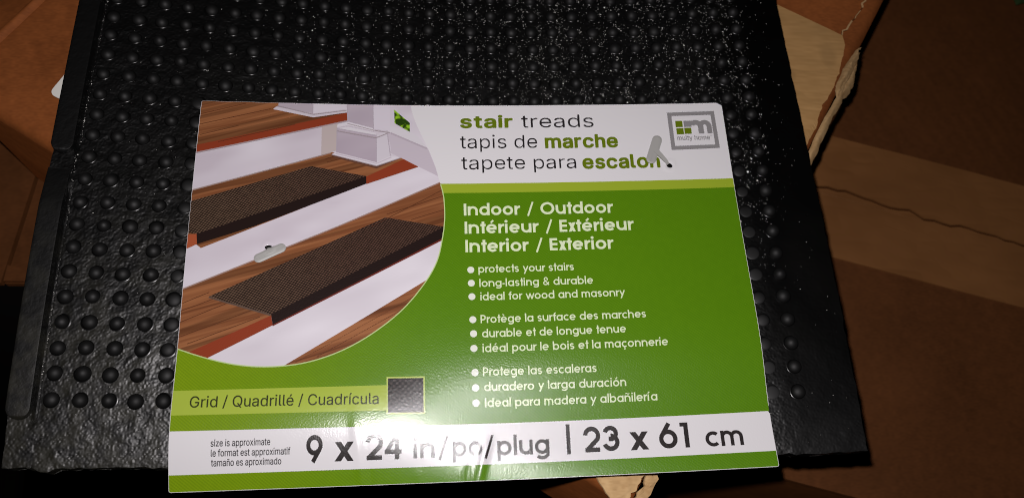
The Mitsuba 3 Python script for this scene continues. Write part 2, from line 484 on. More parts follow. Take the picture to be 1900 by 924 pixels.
add("cardboard_box_001__flap", slab(up, ZR, 0.003, 0.012, 6, 0.0012), "kraft_dark", smooth=40)
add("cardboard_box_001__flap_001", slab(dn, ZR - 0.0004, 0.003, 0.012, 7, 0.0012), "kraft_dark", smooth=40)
tu = up.intersection(quad_poly(rpt, [(-0.2, -0.01), (0.6, -0.01), (0.6, 0.0290), (-0.2, 0.0262)]))
td = dn.intersection(quad_poly(rpt, [(-0.2, 0.01), (0.6, 0.01), (0.6, -0.0310), (-0.2, -0.0318)]))
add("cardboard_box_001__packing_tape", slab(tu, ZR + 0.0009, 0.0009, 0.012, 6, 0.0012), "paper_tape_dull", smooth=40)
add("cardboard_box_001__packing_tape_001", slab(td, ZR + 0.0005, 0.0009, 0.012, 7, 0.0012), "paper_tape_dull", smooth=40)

# carton at the left, lower: two flaps with a dark joint, its near edge drops into the dark
ZL = -0.0750
left_a = Polygon([(-0.30, 0.0596), (-0.0606, 0.0596), (-0.0566, 0.1060), (-0.0530, 0.125), (-0.30, 0.125)])
left_b = Polygon([(-0.0594, 0.0596), (0.02, 0.0597), (0.02, 0.125), (-0.0518, 0.125), (-0.0554, 0.106)])
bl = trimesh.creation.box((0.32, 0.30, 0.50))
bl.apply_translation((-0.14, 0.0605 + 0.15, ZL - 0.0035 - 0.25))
add("cardboard_box_002__body", bl, "shade_black")  # body coloured black to stand for the dark below the flaps
tag("cardboard_box_002", "dim cardboard flaps left of the mat, below the upper box, body blackened as shade", "cardboard box")
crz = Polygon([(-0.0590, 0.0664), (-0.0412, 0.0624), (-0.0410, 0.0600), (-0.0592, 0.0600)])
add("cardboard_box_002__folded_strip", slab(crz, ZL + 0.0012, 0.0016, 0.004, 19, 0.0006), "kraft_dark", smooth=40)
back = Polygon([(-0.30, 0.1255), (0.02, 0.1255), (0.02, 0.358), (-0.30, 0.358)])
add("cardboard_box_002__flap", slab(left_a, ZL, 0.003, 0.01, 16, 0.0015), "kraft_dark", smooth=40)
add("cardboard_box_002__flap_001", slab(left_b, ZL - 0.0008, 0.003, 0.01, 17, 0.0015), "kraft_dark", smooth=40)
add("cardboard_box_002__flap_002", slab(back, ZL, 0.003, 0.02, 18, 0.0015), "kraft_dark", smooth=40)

# green cloth in the far corner
def cloth():
    n = 60
    u, v = np.meshgrid(np.linspace(0, 1, n), np.linspace(0, 1, n), indexing="ij")
    x = 0.372 + 0.12 * u + 0.010 * (1 - v)
    y = 0.2055 + 0.10 * v - 0.010 * u + 0.003 * np.sin(u * 14)
    z = ZR + 0.002 + 0.016 * np.clip(np.minimum(u, v) * 5, 0, 1) ** 0.7 + 0.008 * meshkit.fbm(np.stack([u * 7, v * 7, 0 * u], -1), 3, 8)
    idx = np.arange(n * n).reshape(n, n)
    f = np.stack([idx[:-1, :-1], idx[1:, :-1], idx[1:, 1:], idx[:-1, 1:]], -1).reshape(-1, 4)
    return trimesh.Trimesh(np.stack([x, y, z], -1).reshape(-1, 3), np.vstack([f[:, [0, 1, 2]], f[:, [0, 2, 3]]]), process=False)


add("green_cloth_bundle", cloth(), "green_cloth", smooth=True)
scene["green_cloth_bundle"]["bsdf"] = {"type": "ref", "id": "green_cloth"}
tag("green_cloth_bundle", "blurred dark green cloth in the far top right corner", "cloth")

# white label corner sticking out from under the mat at the left
wl = Polygon([(-0.0222, 0.0996), (-0.0150, 0.1142), (0.016, 0.098), (0.005, 0.0868)]).buffer(-0.0022).buffer(0.0022)
add("paper_label", sheet_mesh(wl, flat(ZT + 0.0012), 0.004, 0.0004), "white_card", smooth=30)
tag("paper_label", "white paper label corner sticking out from under the mat's left edge", "label")

# ------------------------------------------------------------------ the rubber stair tread
XL, XR, YF, YB = -0.0098, 0.2186, -0.0170, 0.590
PITCH = 0.007
THICK = 0.0042


def pad_z(x, y):
    P = np.stack([np.asarray(x) * 130, np.asarray(y) * 130, 0 * np.asarray(x)], -1)
    groove = np.clip(1 - np.abs(np.asarray(x) + 0.00345) / 0.0007, 0, 1) * (np.asarray(y) > -0.006) * (1 - (np.asarray(y) > 0.060) * (np.asarray(y) < 0.0715))
    return sag(x, y) + 0.00025 * (meshkit.fbm(P, 2, 3) - 0.5) - 0.0010 * np.minimum(groove * 2.5, 1)


def pad_mesh():
    """the pad as one closed slab: a fine grid with slightly ragged edges"""
    r = np.random.default_rng(5)
    xs = np.unique(np.r_[np.linspace(XL, XR, 126), -0.00425, -0.0040, -0.0037, -0.0032, -0.0029, -0.0026])
    ys = np.r_[np.arange(YF, 0.175, 0.0018), np.linspace(0.176, YB, 60)]
    X, Y = np.meshgrid(xs, ys, indexing="ij")
    j = r.normal(0, 0.00022, len(xs)) - 0.0011 * np.exp(-((xs - 0.001) / 0.003) ** 2)
    Y[:, 0] += j
    Y[:, 1] += 0.5 * j
    X[0] += r.normal(0, 0.00010, len(ys))
    X[-1] += r.normal(0, 0.00010, len(ys))
    Z = pad_z(X, Y)
    v = np.stack([X, Y, Z], -1).reshape(-1, 3)
    nx, ny = X.shape
    idx = np.arange(nx * ny).reshape(nx, ny)
    f = grid_faces(nx, ny)
    rim = np.r_[idx[:, 0], idx[-1, 1:], idx[-2::-1, -1], idx[0, -2:0:-1]]
    vs, fs, last, off = [v], [f], rim, len(v)
    cen = np.array([(XL + XR) / 2, 0.3, 0])
    for k, t in enumerate((0.06, 0.5, 1.0)):
        w = v[rim] - [0, 0, THICK * t]
        w[:, :2] += r.normal(0, 0.00012, (len(rim), 2))
        new = off + np.arange(len(rim))
        q = np.stack([last, new, np.roll(new, -1), np.roll(last, -1)], -1)
        fs.append(np.vstack([q[:, [0, 1, 2]], q[:, [0, 2, 3]]]))
        vs.append(w)
        last, off = new, off + len(rim)
    vb = v - [0, 0, THICK]
    fs.append(f[:, ::-1] + off)
    vs.append(vb)
    return trimesh.Trimesh(np.vstack(vs), np.vstack(fs), process=False)


add("stair_tread__pad", pad_mesh(), "rubber", smooth=40)
tag("stair_tread", "black rubber stair mat covered in round bumps, lying across the cardboard box", "stair tread")


def strip(y0, y1, xc, w, h, ramp=False):
    """a raised bar with round ends along the tread's left edge"""
    r = w / 2
    ends = r * (1 - np.cos(np.linspace(0.12, math.pi / 2, 10)))
    ys = np.r_[y0 + ends, np.arange(y0 + r + 0.002, y1 - r - 0.001, 0.0025), (y1 - ends)[::-1]]
    prof = [(-1.0, -0.0004), (-1.0, h * 0.8), (-0.98, h * 0.93), (-0.92, h * 0.99), (-0.7, h), (-0.3, h * 1.01), (0.0, h * 1.01), (0.3, h * 1.01), (0.7, h), (0.95, h), (0.99, h * 0.96), (1.0, h * 0.85), (1.0, -0.0008)]
    rows = []
    for y in ys:
        d = min(y - y0, y1 - y)
        hw = math.sqrt(max(0.0, r * r - (r - d) ** 2)) if d < r else r
        k = min(1.0, 0.45 + d / 0.0012)
        if ramp and y1 - y < 0.012:              # this end rises gently out of the pad
            hw, k = (r if y - y0 >= r else hw), max(0.03, (y1 - y) / 0.012) ** 0.8
        rows.append([(xc + q * hw, y, float(sag(xc + q * hw, y)) + (z * k if z > 0 else z)) for q, z in prof])
    first = [(x, y0 - 0.0001 + 0 * y, float(sag(x, y)) - 0.0004) for x, y, z in rows[0]]
    last = [(x, y1 + 0.0001, float(sag(x, y)) - 0.0004) for x, y, z in rows[-1]]
    rows = [first] + rows + [last]
    P = np.array(rows)
    return trimesh.Trimesh(P.reshape(-1, 3), grid_faces(*P.shape[:2])[:, ::-1], process=False)


add("stair_tread__edge_strip", strip(-0.0052, 0.0660, -0.0071, 0.0060, 0.0018, True), "rubber_smooth", smooth=45)
add("stair_tread__edge_strip_001", strip(0.0705, 0.180, -0.0070, 0.0060, 0.0018), "rubber_smooth", smooth=45)
add("stair_tread__edge_strip_002", strip(0.187, 0.40, -0.0070, 0.0060, 0.0018), "rubber_smooth", smooth=45)


def bump_mesh(seg=22):
    r0, h0 = 0.00190, 0.00180
    prof = []
    for t in np.linspace(0, 1, 8):
        a = t * math.radians(84)
        prof.append((r0 * math.sin(a), h0 * math.cos(a)))
    for t in np.linspace(0.25, 1, 5):
        prof.append((r0 * math.sin(math.radians(84)) + 0.00050 * t ** 1.5 + 0.00006 * t, (h0 * math.cos(math.radians(84)) + 0.00005) * (1 - t) ** 2 - 0.00010 * t))
    v, f = [(0, 0, h0)], []
    for r, z in prof[1:]:
        for k in range(seg):
            a = 2 * math.pi * k / seg
            v.append((r * math.cos(a), r * math.sin(a), z))
    for k in range(seg):
        f.append((0, 1 + k, 1 + (k + 1) % seg))
    for j in range(len(prof) - 2):
        o, p = 1 + j * seg, 1 + (j + 1) * seg
        for k in range(seg):
            k2 = (k + 1) % seg
            f += [(o + k, p + k, p + k2), (o + k, p + k2, o + k2)]
    return trimesh.Trimesh(np.array(v, float), np.array(f), process=False)


def bump_uv(m):
    return np.c_[np.arctan2(m.vertices[:, 1], m.vertices[:, 0]) / 6.283 + 0.5, np.clip(m.vertices[:, 2] / 0.00185, 0, 1)]


b0 = bump_mesh()
BUMPS = [mikit.ply(b0, "rubber_bump", smooth=True, uv=bump_uv(b0))]
bm = bump_mesh(12)


def bump_frame(x, y, r):
    e = 0.001
    nx, ny = -(float(sag(x + e, y)) - float(sag(x - e, y))) / (2 * e), -(float(sag(x, y + e)) - float(sag(x, y - e))) / (2 * e)
    n = np.array([nx + r.normal(0, 0.03), ny + r.normal(0, 0.03), 1.0])
    n /= np.linalg.norm(n)
    a = np.cross([0, 1, 0], n)
    a /= np.linalg.norm(a)
    M = np.eye(4)
    sc = 1 + r.normal(0, 0.035)
    x, y = x + r.normal(0, 0.00010), y + r.normal(0, 0.00010)
    M[:3, 0], M[:3, 1], M[:3, 2] = a * sc, np.cross(n, a) * sc, n * (1 + r.normal(0, 0.08))
    M[:3, 3] = [x, y, float(pad_z(x, y))]
    return M

# ------------------------------------------------------------------ the printed card: shape
CX0, CY0, CTH, CW, CH = 0.031477, -0.023579, 0.020322, 0.163546, 0.114543
CCO = [0.003928, 0.002353, 0.001766, 0.002855, -0.002893, -0.000442, 3.8e-05, -0.001011, 0.00183, 0.00194, -0.001618]
CEX = [(0, 0), (1, 0), (0, 1), (2, 0), (1, 1), (0, 2), (3, 0), (2, 1), (1, 2), (0, 3), (0, 4)]
cc, cs = math.cos(CTH), math.sin(CTH)


def card_z(u, v):
    """height of the card over (u, v) in metres: gentle bends and the small creases at its lower edge"""
    s, t = (u - CW / 2) / 0.08, (v - CH / 2) / 0.06
    z = sum(a * s**i * t**j for a, (i, j) in zip(CCO, CEX))
    um, vm = u / MM, v / MM
    ex, ey = (um - 66) / 34, (vm - 14) / 16
    low = np.exp(-ey * ey)                       # the lower part of the card is flexed a little
    z = z - MM * low * 0.078 * 34 * np.tanh(ex) - MM * np.exp(-ex * ex) * 0.022 * 16 * np.tanh(ey)

    def crease(u0, slope, v1, w, amp, soft=5.0):
        d = um - (u0 + slope * vm)
        fade = np.clip((v1 - vm) / soft, 0, 1)
        fade = fade * fade * (3 - 2 * fade)
        return amp * MM * np.exp(-(d / w) ** 2) * fade
    for hu, hv in ((144.1, 92.5), (22.75, 66.85)):          # the card is puckered where the fasteners pierce it
        rr = np.hypot(um - hu, vm - hv)
        z = z + MM * (0.13 * np.exp(-((rr - 1.5) / 0.7) ** 2) - 0.25 * np.exp(-(rr / 0.9) ** 2))
    z = z + crease(50.5, -0.12, 23, 1.5, 0.20, 12) + crease(53.0, -0.10, 9, 0.6, -0.05, 5) + crease(82.0, 0.26, 13, 1.3, 0.26, 6) + crease(79.0, 0.10, 6, 0.6, -0.09, 3) + crease(77.0, 0.05, 4.5, 0.5, 0.05, 2) + crease(66.0, -0.1, 5, 1.0, 0.04, 3)
    return z


def card_xyz(uv_, lift):
    u, v = uv_[:, 0], uv_[:, 1]
    h = 2e-4
    zu = (card_z(u + h, v) - card_z(u - h, v)) / (2 * h)
    zv = (card_z(u, v + h) - card_z(u, v - h)) / (2 * h)
    n = np.stack([-zu, -zv, np.ones_like(u)], -1)
    n /= np.linalg.norm(n, axis=1, keepdims=True)
    P = np.stack([u, v, card_z(u, v)], -1) + n * np.asarray(lift).reshape(-1, 1)
    Rm = np.array([[cc, -cs, 0], [cs, cc, 0], [0, 0, 1]])
    return P @ Rm.T + np.array([CX0, CY0, 0]), n @ Rm.T


LAYER = 0.00006
HOLES = unary_union([affinity.rotate(affinity.scale(Point(144.1, 92.5).buffer(1.0), 1.0, 0.75), -35), affinity.scale(Point(22.75, 66.85).buffer(0.95), 1.15, 0.75)])
CARD = sbox(0, 0, CW / MM, CH / MM)
CARD = CARD.intersection(Polygon([(-1, -1), (200, -1), (200, 111.0), (163.4, 113.6), (162.2, 114.4), (160, 200), (-1, 200)]).buffer(0.0))
CARD = CARD.buffer(-0.6).buffer(0.6)
INNER = CARD.buffer(-0.13)


def printed(key, poly, level, color=None, bsdf="print_ink", edge=1.0):
    """an area of print (millimetres on the card) laid on the curved card"""
    poly = poly.intersection(INNER).difference(HOLES).buffer(0)
    v, f = tri(poly)
    v3 = np.c_[v, np.zeros(len(v))]
    v3, f = refine(v3, f, edge)
    P, n = card_xyz(v3[:, :2] * MM, np.full(len(v3), level * LAYER))
    col = None if color is None else color(v3[:, 0], v3[:, 1]) if callable(color) else np.tile(np.asarray(color, float), (len(P), 1))
    path = meshkit.write_ply((P, f), False, None, col, normals=n)
    scene[key] = {"type": "ply", "filename": path, "face_normals": False, "bsdf": {"type": "ref", "id": bsdf}}


# colours of the inks
WHITE = (0.66, 0.645, 0.66)
BAND = (0.285, 0.375, 0.026)
PALE = (0.44, 0.56, 0.24)
OLIVE = (0.115, 0.165, 0.006)
BLACK = (0.018, 0.016, 0.017)
GREY = (0.235, 0.225, 0.23)
LILAC = (0.60, 0.555, 0.615)
LILAC2 = (0.50, 0.445, 0.50)
LILAC3 = (0.415, 0.36, 0.41)
RED = (0.235, 0.040, 0.016)
MATDARK = (0.016, 0.009, 0.008)

L = "package_label"
tag(L, "green and white printed packaging card with stair picture, fastened to the black mat", "packaging label")


def card_body():
    p = CARD.difference(HOLES)
    v, f = tri(p.segmentize(0.8))
    v3, f = refine(np.c_[v, 0 * v[:, :1]], f, 1.2)
    P, n = card_xyz(v3[:, :2] * MM, np.zeros(len(v3)))
    return P, f, n


P, f, n = card_body()
scene[L + "__face"] = {"type": "ply", "filename": meshkit.write_ply((P, f), False, None, np.tile(WHITE, (len(P), 1)), normals=n), "face_normals": False, "bsdf": {"type": "ref", "id": "print_ink"}}


def card_rim():
    vs, fs, k = [], [], 0
    p = CARD.difference(HOLES).segmentize(0.6)
    for ring in [p.exterior, *p.interiors]:
        q = np.array(ring.coords)[:-1]
        n_ = len(q)
        top, _ = card_xyz(q * MM, np.full(n_, 0.00002))
        bot, _ = card_xyz(q * MM, np.full(n_, -0.00042))
        vs += [top, bot]
        i = np.arange(n_)
        fs.append(np.stack([k + i, k + n_ + i, k + n_ + (i + 1) % n_, k + (i + 1) % n_], -1))
        k += 2 * n_
    v, q = np.vstack(vs), np.vstack(fs)
    rim = trimesh.Trimesh(v, np.vstack([q[:, [0, 1, 2]], q[:, [0, 2, 3]]]), process=False)
    Pb = P - n * 0.00042
    return trimesh.util.concatenate([rim, trimesh.Trimesh(Pb, f[:, ::-1], process=False)])


add(L + "__card_stock", card_rim(), "paper_edge")

# ------------------------------------------------------------------ the printed card: picture, panels
circ = [(63.4, 116.0), (67.3, 103.0), (70.33, 95.61), (72.3, 88.33), (73.45, 83.31), (73.75, 78.19), (73.55, 73.32), (72.9, 69.0), (71.6, 63.2), (69.45, 58.47), (66.2, 53.6), (61.47, 48.04), (55.2, 42.7), (46.46, 37.25), (39.6, 34.4), (32.82, 32.7), (27.8, 32.15), (23.07, 32.05), (15.1, 32.9), (7.67, 34.76), (-0.5, 37.6)]


def spline(pts, k=6):
    from scipy.interpolate import CubicSpline
    q = np.array(pts)
    t = np.r_[0, np.cumsum(np.linalg.norm(np.diff(q, axis=0), axis=1))]
    return CubicSpline(t, q)(np.linspace(0, t[-1], k * len(q))).tolist()


PIC = Polygon(spline(circ) + [(-3, 37), (-3, 118)]).buffer(0)
full = sbox(-1, -1, 170, 120)
stripe_white_top = sbox(-1, 87.36, 170, 120)
band_top = sbox(-1, 84.26, 170, 87.36)
strip_white = sbox(-1, 4.28, 170, 15.2)
green = full.difference(PIC).difference(stripe_white_top).difference(band_top).difference(strip_white)
printed(L + "__green_panel", green, 1, None, "print_green", 1.2)
tag(L + "__green_panel", "mid green printed panel")
printed(L + "__light_band", band_top.difference(PIC), 1, BAND)
gb = Polygon([(-1, 25.85), (56.95, 26.38), (56.95, 19.4), (-1, 19.3)])
printed(L + "__light_band_001", gb, 2, (0.33, 0.42, 0.05))
S = L + "__stair_picture"


def paint(a, b, seed=0):
    """printed tones of the white paintwork: they wander from a to b as in the printed photo"""
    def fn(u, v):
        k = np.clip(0.5 + 1.3 * (meshkit.fbm(np.stack([u * 0.06 + v * 0.02, v * 0.16 - u * 0.05, 0 * u + seed], -1), 2, 4) - 0.5) + 0.006 * (u - 35), 0, 1)[:, None]
        return np.asarray(a) * (1 - k) + np.asarray(b) * k
    return fn




def pic(name, pts, level, color=None, bsdf="print_ink", lab=None):
    key = num(S + "__" + name)
    printed(key, Polygon(pts).buffer(0).intersection(PIC), level, color, bsdf)
    if lab:
        tag(key, lab)


tag(S, "printed picture of wooden stairs with two brown treads")
pic("white_paint", [(-2, 30), (80, 30), (80, 118), (-2, 118)], 1, paint((0.52, 0.465, 0.52), (0.64, 0.60, 0.655)))
pic("wood_board", [(-0.5, 115), (24, 115), (22.86, 113.36), (21.65, 112.07), (33.69, 109.63), (43.88, 111.46), (-0.5, 99.05)], 2, None, "print_wood")
pic("nosing", [(-0.5, 99.05), (43.88, 111.46), (43.96, 108.74), (-0.5, 96.62)], 2, RED)
pic("post", [(23.01, 115), (33.36, 115), (33.57, 110.9), (22.3, 113.0), (22.9, 113.4)], 3, LILAC3)
pic("post_base", [(22.3, 113.0), (33.57, 110.9), (43.3, 112.7), (43.77, 111.5), (33.68, 109.5), (21.4, 112.1)], 3, (0.56, 0.51, 0.56))
pic("riser_shade", [(36.38, 106.5), (41.1, 107.9), (41.1, 98.2), (36.53, 96.4)], 2, (0.46, 0.39, 0.38))
pic("newel_post", [(43.78, 115), (51.83, 115), (52.22, 105.79), (44.21, 108.09)], 3, paint((0.36, 0.30, 0.36), (0.47, 0.41, 0.46), 7))
pic("newel_post", [(51.83, 115), (57.06, 115), (57.17, 104.93), (52.22, 105.79)], 3, LILAC)
pic("newel_base", [(41.02, 105.89), (52.96, 103.66), (53.2, 94.3), (41.06, 97.46)], 3, paint((0.36, 0.30, 0.36), (0.47, 0.41, 0.46), 7))
pic("newel_base", [(52.96, 103.66), (56.22, 105.3), (57.48, 96.55), (53.2, 94.3)], 3, (0.57, 0.53, 0.58))
pic("moulding", [(40.98, 107.07), (44.21, 108.2), (52.22, 106.0), (52.96, 103.66), (41.02, 105.89)], 4, (0.62, 0.585, 0.63))
pic("moulding", [(41.0, 106.15), (44.3, 106.9), (52.5, 104.9), (52.6, 104.5), (44.3, 106.45), (41.0, 105.8)], 5, LILAC2)
pic("wood_board", [(-0.5, 84.1), (39.68, 97.7), (53.22, 93.29), (60.52, 96.08), (65.9, 93.1), (50.21, 87.5), (4.0, 66.5), (-0.5, 70)], 2, None, "print_wood")
pic("moulding", [(39.71, 96.92), (41.06, 97.56), (53.2, 94.37), (57.48, 96.59), (60.52, 96.08), (53.22, 93.29)], 4, (0.63, 0.59, 0.64))
pic("moulding", [(40.6, 97.0), (41.0, 97.3), (53.2, 94.1), (57.4, 96.2), (58, 96.1), (53.2, 93.75)], 5, LILAC2)
pic("hand_rail", [(55.99, 105.29), (53.36, 108.23), (63.77, 104.99), (66.61, 102.44), (68.86, 99.27)], 2, (0.60, 0.57, 0.61))
pic("rail_board", [(55.99, 105.29), (68.86, 99.27), (72.3, 89.6), (65.88, 93.1), (60.3, 96.1), (57.47, 97.63), (57.3, 100.26)], 2, LILAC2)
pic("rail_board", [(57.4, 104.8), (68.6, 99.5), (68.5, 98.9), (57.3, 104.2)], 3, LILAC3)
pic("leaves", [(58.37, 112.78), (63.3, 108.07), (63.3, 104.93), (58.55, 108.02)], 3, None, "print_leaf")
pic("nosing", [(50.2, 89.6), (61.45, 95.57), (65.88, 92.99), (50.25, 87.15)], 3, RED)
pic("rubber_tread", [(-0.5, 80.7), (33.72, 92.83), (50.2, 89.74), (2.5, 70.7), (-0.5, 71.2)], 4, None, "print_weave")
pic("tread_edge", [(50.2, 89.74), (50.25, 87.25), (18.47, 73.33), (2.85, 67.7), (2.45, 70.75)], 4, MATDARK)
pic("nosing", [(-0.5, 70.4), (2.5, 70.74), (2.88, 67.7), (-0.5, 65.9)], 4, (0.33, 0.075, 0.030))
pic("wood_board", [(-0.5, 54.1), (42.31, 73.45), (72.16, 87.6), (80, 92), (80, 70), (73.2, 72.9), (25.1, 46.4), (3.46, 36.09), (-0.5, 34)], 2, None, "print_wood")
pic("rubber_tread", [(7.3, 52.18), (56.09, 76.35), (73.45, 73.26), (76, 74.6), (76, 72.5), (24.52, 46.95)], 3, None, "print_weave")
pic("tread_edge", [(7.3, 52.18), (24.52, 46.95), (24.5, 46.45), (7.2, 51.75)], 3, (0.10, 0.065, 0.05))
pic("tread_edge", [(76, 74.3), (76, 71.0), (73.03, 69.56), (25.12, 43.98), (24.52, 46.99), (73.41, 73.21)], 4, MATDARK)
pic("nosing", [(25.12, 43.98), (73.03, 69.56), (73.2, 69.1), (25.14, 43.55)], 4, (0.13, 0.022, 0.014))
pic("nosing", [(2.9, 36.3), (24.54, 46.66), (25.13, 43.84), (6.0, 33.6), (2.9, 34.5)], 3, RED)
pic("riser", [(6.2, 33.7), (25.13, 43.84), (73.1, 69.4), (76, 66), (68.13, 56.61), (28.56, 32.19), (28, 31), (8, 31)], 2, paint((0.58, 0.54, 0.59), (0.67, 0.635, 0.685), 3))
pic("wood_board", [(28.56, 32.19), (68.5, 56.85), (75, 50), (50, 25), (28, 30)], 3, None, "print_wood")
# joints between the printed boards and thin shadow lines
for q in [(0.67, 102.56, 11.52, 106.03), (0.33, 106.23, 20.63, 112.2), (0.01, 109.69, 13.19, 113.91), (6.16, 100.38, 28.28, 106.98), (38.43, 94.22, 43.86, 95.94), (37.93, 95.35, 41.32, 96.53), (56.53, 77.34, 73.39, 83.27), (63.8, 75.59, 73.43, 78.75), (52.08, 73.43, 73.27, 85.3),
          (-0.04, 47.98, 9.1, 51.71), (-0.08, 44.74, 12.29, 50.28), (0.11, 40.63, 19.53, 48.35), (0.43, 50.31, 7.21, 53.37), (2.62, 38.8, 21.43, 46.22), (31.84, 33.17, 65.28, 52.11), (37.59, 34.64, 64.35, 49.68)]:
    ln = LineString([q[:2], q[2:]]).buffer(0.10)
    pic("board_joint", list(ln.exterior.coords), 3, (0.085, 0.028, 0.012))
pic("shadow_line", [(-0.5, 96.62), (43.96, 108.74), (43.96, 108.3), (-0.5, 96.2)], 3, (0.36, 0.28, 0.30))
pic("shadow_line", [(-0.5, 84.4), (39.5, 97.6), (39.5, 97.25), (-0.5, 84.0)], 3, (0.30, 0.22, 0.20))
pic("shadow_line", [(-0.5, 54.3), (42.3, 73.65), (72.4, 87.9), (72.4, 87.5), (42.3, 73.25), (-0.5, 53.9)], 3, (0.30, 0.20, 0.17))
for q in [(52.1, 105.8, 51.75, 115.0), (53.0, 103.6, 53.2, 94.4), (41.05, 105.7, 41.08, 97.6), (44.15, 108.1, 43.8, 114.8), (56.25, 105.2, 57.4, 96.7), (33.4, 110.9, 33.36, 114.8)]:
    pic("corner_line", list(LineString([q[:2], q[2:]]).buffer(0.13).exterior.coords), 5, (0.40, 0.35, 0.40))
for q in [(39.8, 96.75, 53.2, 93.1, 60.4, 95.85), (41.0, 104.9, 52.9, 102.7, 56.3, 104.3), (44.2, 107.5, 52.2, 105.3, 57.0, 104.6), (23.0, 113.2, 33.6, 110.5, 43.6, 112.2)]:
    pic("moulding", list(LineString([q[:2], q[2:4], q[4:]]).buffer(0.12).exterior.coords), 5, (0.33, 0.27, 0.29))
pic("shadow", [(39.5, 96.9), (53.2, 93.2), (58.5, 95.3), (60, 95.6), (53.2, 92.3), (40, 96.0)], 3, (0.12, 0.05, 0.03))
# a pale hairline printed round the picture
ringl = PIC.boundary.buffer(0.16).intersection(full.difference(stripe_white_top)).intersection(sbox(0.3, 0, 160, 87))
printed(L + "__picture_outline", ringl, 6, PALE)
# the small pattern swatch
printed(L + "__swatch_frame", Polygon([(56.95, 28.65), (67.55, 28.6), (67.6, 18.3), (57.0, 18.36)]), 3, (0.42, 0.50, 0.12))
printed(L + "__swatch", Polygon([(57.35, 28.22), (67.15, 28.16), (67.2, 18.72), (57.4, 18.78)]), 4, None, "print_swatch")
tag(L + "__swatch", "square dark swatch of the grid pattern")


# ------------------------------------------------------------------ lettering
def grotesque(text, bold=False):
    """outline of a line of lettering in units of its capital height, from the kit's text mesh"""
    m = meshkit.text_mesh(text, 1.0, 0.1, bold)
    up_ = m.vertices[m.faces][:, :, 2].min(1) > 0.09
    return unary_union([Polygon(t[:, :2]) for t in m.vertices[m.faces][up_] if Polygon(t[:, :2]).area > 1e-9]).buffer(0.004).buffer(-0.004)


def heavy(text, fat, gap=0.12):
    """wide heavy lettering, letter by letter"""
    x, out = 0.0, []
    for ch in text:
        p = grotesque(ch, True).buffer(fat, join_style=2, mitre_limit=1.4)
        b = p.bounds
        out.append(affinity.translate(p, x - b[0], 0))
        x += b[2] - b[0] + gap
    return unary_union(out)


def fit(shape, u0, u1, base, sy):
    b = shape.bounds
    sx = (u1 - u0) / (b[2] - b[0])
    return affinity.affine_transform(shape, [sx, 0, 0, sy, u0 - b[0] * sx, base])


def arc(cx, cy, rx, ry, a0, a1, n=28):
    return [(cx + rx * math.cos(math.radians(a)), cy + ry * math.sin(math.radians(a))) for a in np.linspace(a0, a1, n)]


